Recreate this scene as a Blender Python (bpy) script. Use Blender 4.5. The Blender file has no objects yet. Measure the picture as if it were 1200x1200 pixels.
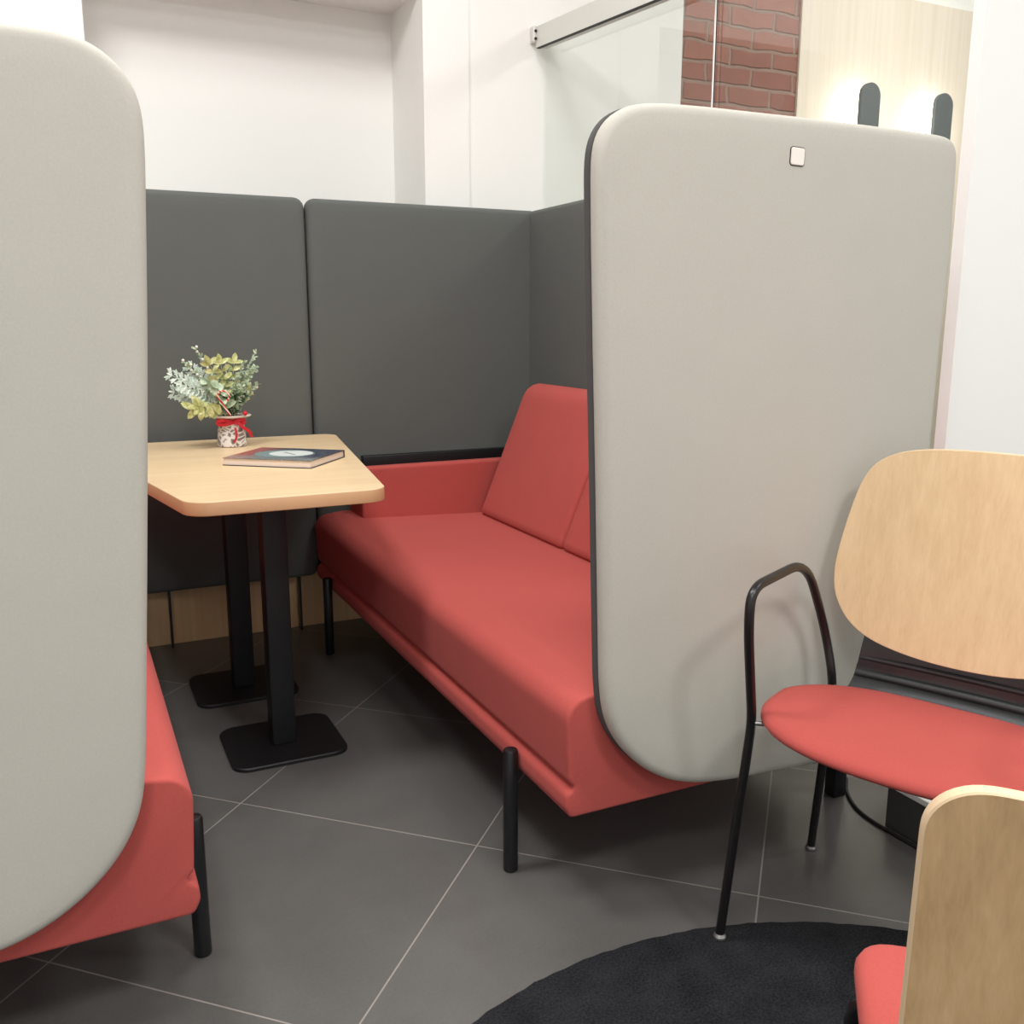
import bpy, bmesh, math, random
from mathutils import Vector, Matrix
random.seed(7)
C = bpy.context.scene.collection
D = bpy.data
PI = math.pi

# ------------------------------------------------------------------ colour / materials
def lin(r, g, b):
    f = lambda v: (v/255)/12.92 if v/255 <= .04045 else ((v/255+.055)/1.055)**2.4
    return (f(r), f(g), f(b), 1)

class NT:
    def __init__(s, name):
        s.m = D.materials.new(name); s.m.use_nodes = True
        s.t = s.m.node_tree; s.b = s.t.nodes['Principled BSDF']
    def n(s, typ, **kw):
        x = s.t.nodes.new(typ)
        for k, v in kw.items():
            if k in x.inputs.keys(): x.inputs[k].default_value = v
            else: setattr(x, k, v)
        return x
    def l(s, a, b): s.t.links.new(a, b)
    def coord(s, scale=(1, 1, 1), rot=(0, 0, 0), loc=(0, 0, 0), out='Object'):
        c = s.n('ShaderNodeTexCoord'); m = s.n('ShaderNodeMapping')
        m.inputs['Scale'].default_value = scale; m.inputs['Rotation'].default_value = rot
        m.inputs['Location'].default_value = loc
        s.l(c.outputs[out], m.inputs['Vector']); return m.outputs['Vector']
    def ramp(s, fac, stops):
        r = s.n('ShaderNodeValToRGB'); e = r.color_ramp.elements
        while len(e) < len(stops): e.new(.5)
        for i, (p, c) in enumerate(stops): e[i].position = p; e[i].color = c
        s.l(fac, r.inputs['Fac']); return r.outputs['Color']
    def mix(s, fac, a, b, blend='MIX'):
        m = s.n('ShaderNodeMix', data_type='RGBA', blend_type=blend)
        for sock, v in ((m.inputs[0], fac), (m.inputs[6], a), (m.inputs[7], b)):
            if isinstance(v, (int, float, tuple)): sock.default_value = v
            else: s.l(v, sock)
        return m.outputs[2]
    def math(s, op, a, b=0.0, c=0.0):
        m = s.n('ShaderNodeMath', operation=op)
        for i, v in enumerate((a, b, c)):
            if isinstance(v, (int, float)): m.inputs[i].default_value = v
            else: s.l(v, m.inputs[i])
        return m.outputs[0]
    def bump(s, h, strength, dist=.002):
        b = s.n('ShaderNodeBump', Strength=strength, Distance=dist)
        s.l(h, b.inputs['Height']); s.l(b.outputs['Normal'], s.b.inputs['Normal'])
    def set(s, **kw):
        for k, v in kw.items():
            k = k.replace('_', ' ')
            if isinstance(v, (int, float, tuple)): s.b.inputs[k].default_value = v
            else: s.l(v, s.b.inputs[k])

def plain(name, col, rough=.5, metal=0, spec=.5):
    t = NT(name); t.set(Base_Color=col, Roughness=rough, Metallic=metal)
    t.b.inputs['Specular IOR Level'].default_value = spec
    return t.m

def fabric(name, col, var=.12, weave=.35, scale=900):
    t = NT(name)
    v = t.coord()
    n1 = t.n('ShaderNodeTexNoise', Scale=scale, Detail=3.0, Roughness=.7); t.l(v, n1.inputs['Vector'])
    n2 = t.n('ShaderNodeTexNoise', Scale=9.0, Detail=4.0); t.l(v, n2.inputs['Vector'])
    n3 = t.n('ShaderNodeTexNoise', Scale=240.0, Detail=2.0); t.l(v, n3.inputs['Vector'])
    f = t.math('MULTIPLY_ADD', n1.outputs['Fac'], .5, t.math('MULTIPLY_ADD', n2.outputs['Fac'], .18, t.math('MULTIPLY', n3.outputs['Fac'], .32)))
    dk = tuple(c*(1-var) for c in col[:3])+(1,); lt = tuple(min(1, c*(1+var)) for c in col[:3])+(1,)
    t.set(Base_Color=t.ramp(f, [(.3, dk), (.7, lt)]), Roughness=.95)
    t.b.inputs['Specular IOR Level'].default_value = .15
    t.b.inputs['Sheen Weight'].default_value = .04
    t.b.inputs['Sheen Roughness'].default_value = .5
    t.bump(f, weave, .0012)
    return t.m

def wood(name, c1, c2, c3, axis='z', rough=.4, fine=1.0):
    t = NT(name)
    sc = {'z': (60*fine, 60*fine, .5), 'y': (38*fine, 1.6, 38*fine), 'x': (1.6, 38*fine, 38*fine)}[axis]
    v = t.coord(scale=sc)
    n = t.n('ShaderNodeTexNoise', Scale=1.0, Detail=4.0, Roughness=.6, Distortion=.08); t.l(v, n.inputs['Vector'])
    v2 = t.coord(scale=tuple(s*4.2 for s in sc))
    n2 = t.n('ShaderNodeTexNoise', Scale=1.0, Detail=3.0, Roughness=.6); t.l(v2, n2.inputs['Vector'])
    f = t.math('MULTIPLY_ADD', n.outputs['Fac'], .7, t.math('MULTIPLY', n2.outputs['Fac'], .3))
    t.set(Base_Color=t.ramp(f, [(.3, c1), (.5, c2), (.68, c3)]), Roughness=rough)
    t.bump(f, .08, .001)
    return t.m

M = {}
M['grey'] = fabric('light_grey_felt', lin(187, 184, 174), .07, .3)
M['char'] = fabric('charcoal_felt', lin(98, 101, 98), .07, .3)
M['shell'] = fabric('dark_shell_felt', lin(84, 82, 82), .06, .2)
M['red'] = fabric('coral_red_wool', lin(181, 84, 78), .08, .3)
M['black'] = plain('black_powder_coat', lin(22, 22, 25), .38)
M['tablesteel'] = plain('matt_black_steel', lin(17, 17, 20), .5)
M['tube'] = plain('black_lacquered_tube', lin(24, 22, 23), .3)
M['strap'] = plain('satin_black_steel_sheet', lin(72, 74, 76), .24, .35)
M['steel'] = plain('glide_steel', lin(150, 150, 148), .35, .8)
M['alu'] = plain('brushed_aluminium', lin(214, 214, 208), .42, .2)
M['darkgap'] = plain('dark_gasket', lin(28, 28, 28), .6)
M['oak'] = wood('pale_oak_veneer', lin(212, 180, 137), lin(221, 190, 148), lin(227, 198, 157), 'z', .42)
M['oakback'] = wood('brown_oak_veneer', lin(182, 148, 107), lin(201, 166, 122), lin(214, 180, 137), 'z', .45)
M['plyedge'] = plain('birch_ply_edge', lin(228, 200, 164), .5)
M['maple'] = wood('maple_laminate', lin(216, 187, 146), lin(225, 198, 158), lin(231, 206, 168), 'x', .38, .7)
M['mapleedge'] = plain('maple_edge_band', lin(205, 160, 118), .45)
M['skirt'] = wood('skirting_wood', lin(206, 168, 122), lin(218, 182, 136), lin(226, 192, 148), 'z', .5, .4)
M['panelwood'] = wood('pale_wall_veneer', lin(220, 207, 188), lin(227, 215, 198), lin(233, 222, 208), 'z', .5, .4)
M['lamp'] = plain('grey_lamp_enamel', lin(98, 104, 104), .5)
M['boxgrey'] = plain('dark_grey_paint', lin(72, 72, 72), .5)
M['white'] = plain('white_laminate', lin(240, 240, 238), .4)
M['tag'] = plain('ivory_woven_tag', lin(236, 230, 220), .8)

def wall_mat():
    t = NT('white_wall_paint'); v = t.coord()
    n = t.n('ShaderNodeTexNoise', Scale=60.0, Detail=4.0); t.l(v, n.inputs['Vector'])
    t.set(Base_Color=lin(243, 242, 238), Roughness=.85); t.b.inputs['Specular IOR Level'].default_value = .2
    t.bump(n.outputs['Fac'], .05, .002)
    return t.m
M['wall'] = wall_mat()

def floor_mat():
    t = NT('dark_porcelain_tiles')
    # grid turned about 43.5 degrees, 0.6 m tiles
    ang = math.radians(43.5)
    c = t.n('ShaderNodeTexCoord'); sep = t.n('ShaderNodeSeparateXYZ'); t.l(c.outputs['Object'], sep.inputs[0])
    x, y = sep.outputs[0], sep.outputs[1]
    u = t.math('MULTIPLY_ADD', x, math.cos(ang), t.math('MULTIPLY', y, -math.sin(ang)))
    v = t.math('MULTIPLY_ADD', x, math.sin(ang), t.math('MULTIPLY', y, math.cos(ang)))
    gu = t.math('DIVIDE', t.math('ADD', u, .648+60), .6); gv = t.math('DIVIDE', t.math('ADD', v, -1.762+59.7), .597)
    def dist(g):
        fr = t.math('FRACT', g)
        return t.math('MINIMUM', fr, t.math('SUBTRACT', 1.0, fr))
    d = t.math('MINIMUM', dist(gu), dist(gv))
    grout = t.math('LESS_THAN', d, .0026)
    comb = t.n('ShaderNodeCombineXYZ'); t.l(t.math('FLOOR', gu), comb.inputs[0]); t.l(t.math('FLOOR', gv), comb.inputs[1])
    wn = t.n('ShaderNodeTexWhiteNoise'); t.l(comb.outputs[0], wn.inputs['Vector'])
    n = t.n('ShaderNodeTexNoise', Scale=5.0, Detail=7.0, Roughness=.65); t.l(c.outputs['Object'], n.inputs['Vector'])
    n2 = t.n('ShaderNodeTexNoise', Scale=160.0, Detail=2.0); t.l(c.outputs['Object'], n2.inputs['Vector'])
    f = t.math('MULTIPLY_ADD', n.outputs['Fac'], .6, t.math('MULTIPLY_ADD', n2.outputs['Fac'], .25, t.math('MULTIPLY', wn.outputs['Value'], .15)))
    tile = t.ramp(f, [(.25, lin(85, 84, 82)), (.75, lin(102, 101, 98))])
    t.set(Base_Color=t.mix(grout, tile, lin(150, 144, 138)), Roughness=t.math('MULTIPLY_ADD', n.outputs['Fac'], .12, .27))
    t.b.inputs['Specular IOR Level'].default_value = .45
    t.bump(t.math('SUBTRACT', 1.0, grout), .25, .001)
    return t.m
M['floor'] = floor_mat()

def brick_mat():
    t = NT('old_red_brick')
    c = t.n('ShaderNodeTexCoord'); sep = t.n('ShaderNodeSeparateXYZ'); t.l(c.outputs['Object'], sep.inputs[0])
    comb = t.n('ShaderNodeCombineXYZ'); t.l(sep.outputs[0], comb.inputs[0]); t.l(sep.outputs[2], comb.inputs[1])
    nz = t.n('ShaderNodeTexNoise', Scale=7.0, Detail=3.0); t.l(comb.outputs[0], nz.inputs['Vector'])
    warp = t.n('ShaderNodeVectorMath', operation='MULTIPLY_ADD')
    t.l(nz.outputs['Color'], warp.inputs[0]); warp.inputs[1].default_value = (.035, .03, 0); t.l(comb.outputs[0], warp.inputs[2])
    b = t.n('ShaderNodeTexBrick', Scale=1.0); t.l(warp.outputs[0], b.inputs['Vector'])
    b.offset = .5
    for k, v in {'Brick Width': .235, 'Row Height': .079, 'Mortar Size': .010, 'Mortar Smooth': .6, 'Bias': -.1,
                 'Color1': lin(178, 120, 104), 'Color2': lin(146, 92, 78), 'Mortar': lin(166, 140, 126)}.items():
        b.inputs[k].default_value = v
    n = t.n('ShaderNodeTexNoise', Scale=22.0, Detail=8.0, Roughness=.78); t.l(comb.outputs[0], n.inputs['Vector'])
    col = t.mix(t.math('MULTIPLY', t.math('SUBTRACT', n.outputs['Fac'], .2), 1.0), b.outputs['Color'], lin(112, 82, 72))
    t.set(Base_Color=col, Roughness=.9)
    t.bump(t.math('MULTIPLY_ADD', n.outputs['Fac'], .35, t.math('SUBTRACT', 1.0, b.outputs['Fac'])), .8, .008)
    return t.m
M['brick'] = brick_mat()

def rug_mat():
    t = NT('black_rug_pile'); v = t.coord()
    n = t.n('ShaderNodeTexNoise', Scale=230.0, Detail=4.0, Roughness=.75); t.l(v, n.inputs['Vector'])
    n2 = t.n('ShaderNodeTexNoise', Scale=14.0, Detail=3.0); t.l(v, n2.inputs['Vector'])
    f = t.math('MULTIPLY_ADD', n.outputs['Fac'], .75, t.math('MULTIPLY', n2.outputs['Fac'], .25))
    t.set(Base_Color=t.ramp(f, [(.32, lin(14, 15, 17)), (.7, lin(62, 63, 67))]), Roughness=1.0)
    t.b.inputs['Specular IOR Level'].default_value = .1
    t.bump(f, 1.0, .006)
    return t.m
M['rug'] = rug_mat()

def glass_mat():
    t = NT('clear_partition_glass')
    tr = t.n('ShaderNodeBsdfTransparent'); tr.inputs['Color'].default_value = (.975, .99, .982, 1)
    gl = t.n('ShaderNodeBsdfGlossy'); gl.inputs['Roughness'].default_value = .02
    fr = t.n('ShaderNodeFresnel', IOR=1.3)
    mx = t.n('ShaderNodeMixShader'); t.l(t.math('MULTIPLY', fr.outputs[0], .15), mx.inputs[0]); t.l(tr.outputs[0], mx.inputs[1]); t.l(gl.outputs[0], mx.inputs[2])
    t.l(mx.outputs[0], t.t.nodes['Material Output'].inputs['Surface'])
    return t.m
M['glass'] = glass_mat()

def emit(name, col, s):
    t = NT(name); t.set(Base_Color=(1, 1, 1, 1), Emission_Color=col, Emission_Strength=s); return t.m

# ------------------------------------------------------------------ mesh helpers
def obj(name, verts, faces, mat, parent=None, smooth=35, mats=None, fmat=None):
    me = D.meshes.new(name)
    if parent is not None and parent.rotation_euler.z == 0 and not parent.get('_local'):
        o0 = parent.matrix_world.translation if False else Vector(parent['_w'])
        verts = [Vector(v)-o0 for v in verts]
    me.from_pydata([tuple(v) for v in verts], [], faces)
    bm = bmesh.new(); bm.from_mesh(me); bmesh.ops.recalc_face_normals(bm, faces=bm.faces); bm.to_mesh(me); bm.free()
    for m in (mats or [mat]): me.materials.append(m)
    if fmat:
        for p, i in zip(me.polygons, fmat): p.material_index = i
    if smooth:
        me.shade_smooth(); me.set_sharp_from_angle(angle=math.radians(smooth))
    o = D.objects.new(name, me); C.objects.link(o)
    if parent is not None:
        o.parent = parent; o['_w'] = parent['_w']
        if parent.get('_local'): o['_local'] = 1
    else: o['_w'] = (0, 0, 0)
    return o

def thing(name, label, cat, loc=(0, 0, 0), rz=None, group=None):
    o = D.objects.new(name, None); C.objects.link(o); o.location = loc; o.empty_display_size = .1
    o['_w'] = loc
    if rz is not None: o.rotation_euler.z = rz; o['_local'] = 1
    o['label'] = label; o['category'] = cat
    if group: o['group'] = group
    return o
def tag(o, label, cat, group=None):
    o['label'] = label; o['category'] = cat
    if group: o['group'] = group
    return o
def struct(o): o['kind'] = 'structure'; return o

class G:
    """collects geometry for one mesh"""
    def __init__(s): s.v = []; s.f = []; s.m = []
    def add(s, v, f, mi=0):
        k = len(s.v); s.v += [Vector(q) for q in v]; s.f += [[i+k for i in q] for q in f]; s.m += [mi]*len(f); return s
    def loft(s, rings, cap0=True, cap1=True, closed=True, mi=0):
        n = len(rings[0]); v = [p for r in rings for p in r]; f = []
        for a in range(len(rings)-1):
            for i in range(n if closed else n-1):
                j = (i+1) % n
                f.append([a*n+i, a*n+j, (a+1)*n+j, (a+1)*n+i])
        if cap0: f.append(list(range(n))[::-1])
        if cap1: f.append([(len(rings)-1)*n+i for i in range(n)])
        return s.add(v, f, mi)
    def box(s, x0, x1, y0, y1, z0, z1, b=0, mi=0):
        if b <= 0:
            v = [(x, y, z) for x in (x0, x1) for y in (y0, y1) for z in (z0, z1)]
            return s.add(v, [[0, 1, 3, 2], [4, 6, 7, 5], [0, 4, 5, 1], [2, 3, 7, 6], [0, 2, 6, 4], [1, 5, 7, 3]], mi)
        bm = bmesh.new(); bmesh.ops.create_cube(bm, size=1)
        for q in bm.verts: q.co = Vector(((x0+x1)/2+q.co.x*(x1-x0), (y0+y1)/2+q.co.y*(y1-y0), (z0+z1)/2+q.co.z*(z1-z0)))
        bmesh.ops.bevel(bm, geom=bm.edges[:], offset=b, segments=3, profile=.5, affect='EDGES')
        bm.verts.index_update()
        r = s.add([q.co.copy() for q in bm.verts], [[q.index for q in f.verts] for f in bm.faces], mi); bm.free(); return r
    def tube(s, pts, r, seg=14, mi=0, caps=True, r2=None):
        pts = [Vector(p) for p in pts]; n = len(pts); rings = []
        t0 = (pts[1]-pts[0]).normalized(); up = Vector((0, 0, 1)) if abs(t0.z) < .9 else Vector((1, 0, 0))
        a = t0.cross(up).normalized()
        for i, p in enumerate(pts):
            t = ((pts[min(i+1, n-1)]-pts[max(i-1, 0)])).normalized()
            a = (a - t*a.dot(t)).normalized(); b = t.cross(a)
            rr = r if r2 is None else r+(r2-r)*i/(n-1)
            rings.append([p+a*(rr*math.cos(2*PI*k/seg))+b*(rr*math.sin(2*PI*k/seg)) for k in range(seg)])
        return s.loft(rings, caps, caps, True, mi)
    def lathe(s, prof, c, seg=32, mi=0, caps=True):
        rings = [[(c[0]+r*math.cos(2*PI*k/seg), c[1]+r*math.sin(2*PI*k/seg), c[2]+z) for k in range(seg)] for r, z in prof]
        return s.loft(rings, caps, caps, True, mi)
    def make(s, name, mat, parent=None, smooth=35):
        if isinstance(mat, (list, tuple)): return obj(name, s.v, s.f, None, parent, smooth, mats=mat, fmat=s.m)
        return obj(name, s.v, s.f, mat, parent, smooth)

def fillet(pts, rad, n=6):
    """round the corners of an open polyline"""
    pts = [Vector(p) for p in pts]; out = [pts[0]]
    for i in range(1, len(pts)-1):
        a, b, c = pts[i-1], pts[i], pts[i+1]
        r = rad[i] if isinstance(rad, dict) else rad
        d1 = min(r, (a-b).length*.49); d2 = min(r, (c-b).length*.49)
        p, q = b+(a-b).normalized()*d1, b+(c-b).normalized()*d2
        for k in range(n+1):
            t = k/n; out.append(p*(1-t)**2+b*2*t*(1-t)+q*t*t)
    out.append(pts[-1]); return out

def round_poly(pts, rads, n=8):
    """closed 2-D polygon with rounded corners"""
    out = []; m = len(pts)
    for i in range(m):
        a, b, c = Vector(pts[i-1]), Vector(pts[i]), Vector(pts[(i+1) % m])
        r = rads[i] if isinstance(rads, (list, tuple)) else rads
        u, w = (a-b).normalized(), (c-b).normalized()
        half = math.acos(max(-1, min(1, u.dot(w))))/2
        d = min(r/math.tan(half), (a-b).length*.49, (c-b).length*.49); r = d*math.tan(half)
        cen = b+(u+w).normalized()*(r/math.sin(half))
        p0, p1 = b+u*d-cen, b+w*d-cen
        a0 = math.atan2(p0.y, p0.x); a1 = math.atan2(p1.y, p1.x); da = (a1-a0+PI) % (2*PI)-PI
        for k in range(n+1):
            t = a0+da*k/n; out.append((cen.x+r*math.cos(t), cen.y+r*math.sin(t)))
    return out

def resample(pts, step, closed=True):
    pts = [Vector(p) for p in pts]; P = pts+[pts[0]] if closed else pts
    L = [0]
    for i in range(1, len(P)): L.append(L[-1]+(P[i]-P[i-1]).length)
    n = max(8, int(L[-1]/step)); out = []; j = 0
    for k in range(n if closed else n+1):
        s = L[-1]*k/n
        while j < len(L)-2 and L[j+1] < s: j += 1
        t = (s-L[j])/max(1e-9, L[j+1]-L[j]); out.append(P[j].lerp(P[j+1], t))
    return out

def smooth_closed(pts, it=2):
    n = len(pts)
    for _ in range(it): pts = [pts[i-1]*.25+pts[i]*.5+pts[(i+1) % n]*.25 for i in range(n)]
    return pts

def inset(pts, d):
    """inset a closed CCW/CW 2-D polygon by d"""
    n = len(pts); area = sum(pts[i-1][0]*pts[i][1]-pts[i][0]*pts[i-1][1] for i in range(n)); s = 1 if area > 0 else -1
    out = []
    for i in range(n):
        t = (Vector(pts[(i+1) % n])-Vector(pts[i-1])).normalized()
        out.append(Vector(pts[i])+Vector((-t.y, t.x))*d*s)
    return out

# ------------------------------------------------------------------ room shell
g = G(); g.box(-3.2, 6.5, -1.8, 5.0, -.1, 0)
struct(g.make('floor', M['floor'], smooth=0))
g = G(); g.box(-3.2, 6.5, -1.8, 5.0, 3.2, 3.3)
struct(g.make('ceiling', M['wall'], smooth=0))
YW = 3.45
g = G()
g.box(-3.2, .166, YW, 3.95, 0, 3.2)                 # left of the niche
g.box(.166, 1.291, YW, 3.95, 0, .95)                # below the niche
g.box(.166, 1.291, 3.786, 3.95, .95, 2.30)          # back of the niche
g.box(.166, 1.291, YW, 3.95, 2.30, 3.2)             # lintel
g.box(1.291, 2.43, YW, 3.95, 0, 3.2)                # right of the niche, runs on behind the glass
g.box(1.291, 1.47, YW-.012, YW, 0, 3.2)             # shallow pilaster beside the niche
struct(g.make('wall_back', M['wall'], smooth=0))
g = G(); g.box(2.43, 3.075, YW+.02, 3.95, 0, 3.2)
struct(g.make('wall_brick', M['brick'], smooth=0))
g = G(); g.box(3.075, 6.5, YW+.06, 3.95, 0, 3.2)
struct(g.make('wall_far', M['wall'], smooth=0))
g = G(); g.box(3.06, 4.6, YW+.008, YW+.06, 0, 2.59)
struct(g.make('trim_1', M['panelwood'], smooth=0))
g = G(); g.box(1.785, 6.5, 1.47, 1.50, 0, 3.2)
struct(g.make('wall_right', M['wall'], smooth=0))
g = G(); g.box(6.4, 6.5, 1.62, YW+.06, 0, 3.2)
struct(g.make('wall_end', M['wall'], smooth=0))
g = G(); g.box(-3.2, -3.1, -1.8, YW, 0, 3.2)
struct(g.make('wall_left', M['wall'], smooth=0))
# wooden skirting, boards butted together
g = G()
for x0, x1 in ((-1.62, -.62), (-.618, -.17), (-.168, .285), (.287, .741), (.743, 1.20), (1.202, 1.75)):
    g.box(x0, x1, 3.40, YW, 0, .26, .0015)
struct(g.make('baseboard_back', M['skirt'], smooth=0))

# glass partition behind the right sofa
XG = 1.79
w = D.objects.new('window_1', None); C.objects.link(w); w['kind'] = 'structure'; w['_w'] = (0, 0, 0)
g = G(); g.box(XG, XG+.010, 2.386, YW, 0.02, 2.20); g.make('glass_pane', M['glass'], w, 0)
g = G(); g.box(XG, XG+.010, 1.50, 2.378, 0.02, 2.9); g.make('glass_pane', M['glass'], w, 0)
g = G(); g.box(XG-.001, XG+.003, 2.378, 2.386, 0.02, 2.9); g.make('glass_joint', M['white'], w, 0)
g = G(); g.box(XG-.001, XG+.001, 2.3755, 2.378, 0.02, 2.9); g.make('joint_gasket', M['darkgap'], w, 0)
# rail
t = thing('sliding_door_rail', 'silver aluminium rail running along the top of the glass partition', 'rail', (XG-.02, 3.0, 2.13))
g = G()
def railz(y): return 2.148-(3.435-y)*.068
ring = lambda y: [(XG-.048, y, railz(y)), (XG-.006, y, railz(y)), (XG-.006, y, railz(y)+.074), (XG-.048, y, railz(y)+.074)]
g.loft([ring(3.425), ring(1.9)], mi=0)
g.make('rail_profile', M['alu'], t, 0)
g = G(); ring2 = lambda y: [(XG-.048, y, railz(y)-.003), (XG-.034, y, railz(y)-.003), (XG-.034, y, railz(y)), (XG-.048, y, railz(y))]
g.loft([ring2(3.42), ring2(1.9)]); g.make('rail_gasket', M['darkgap'], t, 0)
g = G(); g.box(XG-.062, XG-.044, 3.42, 3.449, 2.165, 2.225, .006); g.make('wall_bracket', M['alu'], t)
g = G()
for z in (2.178, 2.205): g.tube([(XG-.053, 3.42, z), (XG-.053, 3.415, z)], .005, 10)
g.make('bracket_screw', M['darkgap'], t)

# wall lamps on the wood panel beyond the glass
M['glow'] = emit('warm_white_led', (1, .95, .88, 1), 8)
for i, x in enumerate((3.389, 3.853)):
    t = thing('wall_lamp', ('left' if i == 0 else 'right')+'-hand grey capsule lamp glowing on the wood panel behind the glass', 'lamp', (x, YW, 1.95), group='capsule wall lamps')
    def caps(h, r, y, xx=x, zt=2.178):
        pts = []
        for k in range(17): a = PI*k/16; pts.append((xx+r*math.cos(a), y, zt-r+r*math.sin(a)))
        for k in range(17): a = PI+PI*k/16; pts.append((xx+r*math.cos(a), y, zt-h+r+r*math.sin(a)))
        return pts
    g = G(); g.loft([caps(.55, .056, YW-.10), caps(.55, .059, YW-.097), caps(.55, .059, YW-.083)]); g.make('lamp_plate', M['lamp'], t)
    g = G(); g.loft([caps(.50, .034, YW-.083, zt=2.153), caps(.50, .034, YW+.0075, zt=2.153)]); g.make('light_strip', M['glow'], t)

# ------------------------------------------------------------------ acoustic screens
CM = Vector((0, 0, 1.12734))
FW = Vector((.42405791, .88366278, -.19828004)); RT = Vector((.90165465, -.43245553, .00105368)); UP_ = Vector((.0848162, .17922694, .98014484))
FPX = 1100.14333
def on_y(px, py, y):        # measured outline point -> its place on the vertical plane y
    d = FW+RT*((px-600)/FPX)-UP_*((py-600)/FPX); k = y/d.y
    p = CM+d*k; return Vector((p.x, p.z))

def pillow(outline, y_back, th):
    """padded board facing -y: rings from the back to the front, edges rolled over"""
    prof = [(.006, 0), (.001, .004), (0, .012), (0, th*.5), (.0025, th*.70), (.007, th*.85), (.0125, th*.93), (.019, th*.97)]
    rings = [[(p[0], y_back-dep, p[1]) for p in inset(outline, ins)] for ins, dep in prof]
    last = inset(outline, .019); cx = sum(p[0] for p in last)/len(last); cz = sum(p[1] for p in last)/len(last)
    for f, k in ((.95, .990), (.88, 1.0), (.5, 1.0), (.1, 1.0)):
        rings.append([(cx+(p[0]-cx)*f, y_back-th*k, cz+(p[1]-cz)*f) for p in last])
    g = G(); g.loft(rings); return g

rp = [(695.5, 205), (696, 180), (698.7, 162), (705, 147), (713, 137), (722, 129.5), (733, 124), (750, 121), (780, 121.3), (830, 125.5), (860, 129), (930, 136.5), (1010, 146.2),
      (1085, 156.5), (1104, 159), (1113, 163.5), (1117.6, 172), (1117.3, 188), (1113, 242), (1107, 326), (1099.5, 384), (1086, 522), (1068, 740), (1060, 842), (1057, 862), (1046, 876), (1020, 882.5), (950, 894.5),
      (900, 903), (872, 909), (843, 914), (809, 916.7), (781, 913), (752.7, 900), (730, 880), (714.4, 857), (707.5, 833), (704.5, 800), (703, 700), (701, 560), (698, 400), (696.3, 290)]
out_r = smooth_closed(resample([on_y(x, y, 1.372) for x, y in rp], .012), 4)
def dark_shell(outline, dy0, dy1, grow):
    g = G(); g.loft([[(p[0], y, p[1]) for p in inset(outline, i)] for y, i in ((dy0, -grow+.002), (dy0+.002, -grow), (dy1-.002, -grow), (dy1, -grow+.003))]); return g
t = thing('privacy_screen', 'light grey padded end screen with a square tag, right of the table', 'screen', (1.2, 1.375, .24))
pillow(out_r, 1.388, .034).make('padded_face', M['grey'], t, 60)
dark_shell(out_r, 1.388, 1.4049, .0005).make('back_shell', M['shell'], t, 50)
tg = [on_y(x, y, 1.352) for x, y in ((928.2, 171.8), (944.0, 174.2), (942.2, 194.6), (926.6, 192.6))]
tp = round_poly([tuple(q) for q in tg], .0045, 5)
g = G(); g.loft([[(p[0], 1.357, p[1]) for p in tp], [(p[0], 1.3525, p[1]) for p in tp], [(p[0], 1.3515, p[1]) for p in inset(tp, .0012)]]); g.make('brand_tag', M['tag'], t, 0)['label'] = 'ivory square tag'
g = G(); g.loft([[(p[0], y, p[1]) for p in inset(tp, i)] for y, i in ((1.356, -.0016), (1.3534, -.0016), (1.3534, -.0008))]); g.make('tag_stitching', M['darkgap'], t, 0)

lp = [(33, 30.5), (67, 34.8), (93, 42), (113, 53), (133, 68.5), (150, 88), (161.5, 108), (166.5, 130), (168.7, 150), (170.4, 200), (172.2, 333), (172.8, 400), (173, 560), (172.3, 700), (171.5, 830), (170.5, 905),
      (167, 943), (156, 975), (137.5, 1008), (108, 1042), (75, 1071), (33, 1098), (0, 1113)]
lo = [on_y(x, y, 1.372) for x, y in lp]
zt, zb = lo[0].y, lo[-1].y
lo += [Vector((-.25, zb-.016)), Vector((-.62, zb-.016)), Vector((-.665, zb-.008)), Vector((-.682, zb+.03)), Vector((-.682, zt-.05)), Vector((-.668, zt-.012)), Vector((-.64, zt)), Vector((-.25, zt+.004))]
out_l = smooth_closed(resample(lo, .012), 6)
t = thing('privacy_screen', 'large light grey padded end screen filling the left edge, on the left red sofa', 'screen', (-.3, 1.375, .24))
pillow(out_l, 1.388, .034).make('padded_face', M['grey'], t, 60)
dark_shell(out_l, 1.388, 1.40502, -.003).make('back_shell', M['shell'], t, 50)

ZT, ZB = 1.545, .207
def board(x0, x1, parent):
    poly = resample([Vector(q) for q in round_poly([(x0, ZB), (x1, ZB), (x1, ZT), (x0, ZT)], .034, 8)], .012)
    pillow(poly, 3.382, .052).make('padded_board', M['char'], parent, 60)
def legs(parent, pts):
    for x, y in pts:
        g = G(); g.box(x-.004, x+.004, y-.01, y+.01, 0, ZB+.01); g.make('leg', M['black'], parent, 0)
def side_board(x, s, y0, parent):
    poly = resample([Vector(q) for q in round_poly([(y0, ZB), (3.372, ZB), (3.372, ZT), (y0, ZT)], [.034, .034, .034, .07], 8)], .012)
    last = inset(poly, .019); cx = sum(p[0] for p in last)/len(last); cz = sum(p[1] for p in last)/len(last)
    rings = [[(x+s*(.052-d), p[0], p[1]) for p in inset(poly, i)] for i, d in ((.006, 0), (.001, .004), (0, .012), (0, .026), (.0025, .036), (.007, .044), (.0125, .0484), (.019, .0505))]
    for f, k in ((.95, .0515), (.88, .052), (.5, .052), (.1, .052)): rings.append([(x+s*(.052-k), cx+(p[0]-cx)*f, cz+(p[1]-cz)*f) for p in last])
    g = G(); g.loft(rings); g.make('padded_board', M['char'], parent, 60)
t = thing('booth_screen', 'charcoal padded screen behind the table and vase', 'screen', (.46, 3.36, 0))
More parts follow.
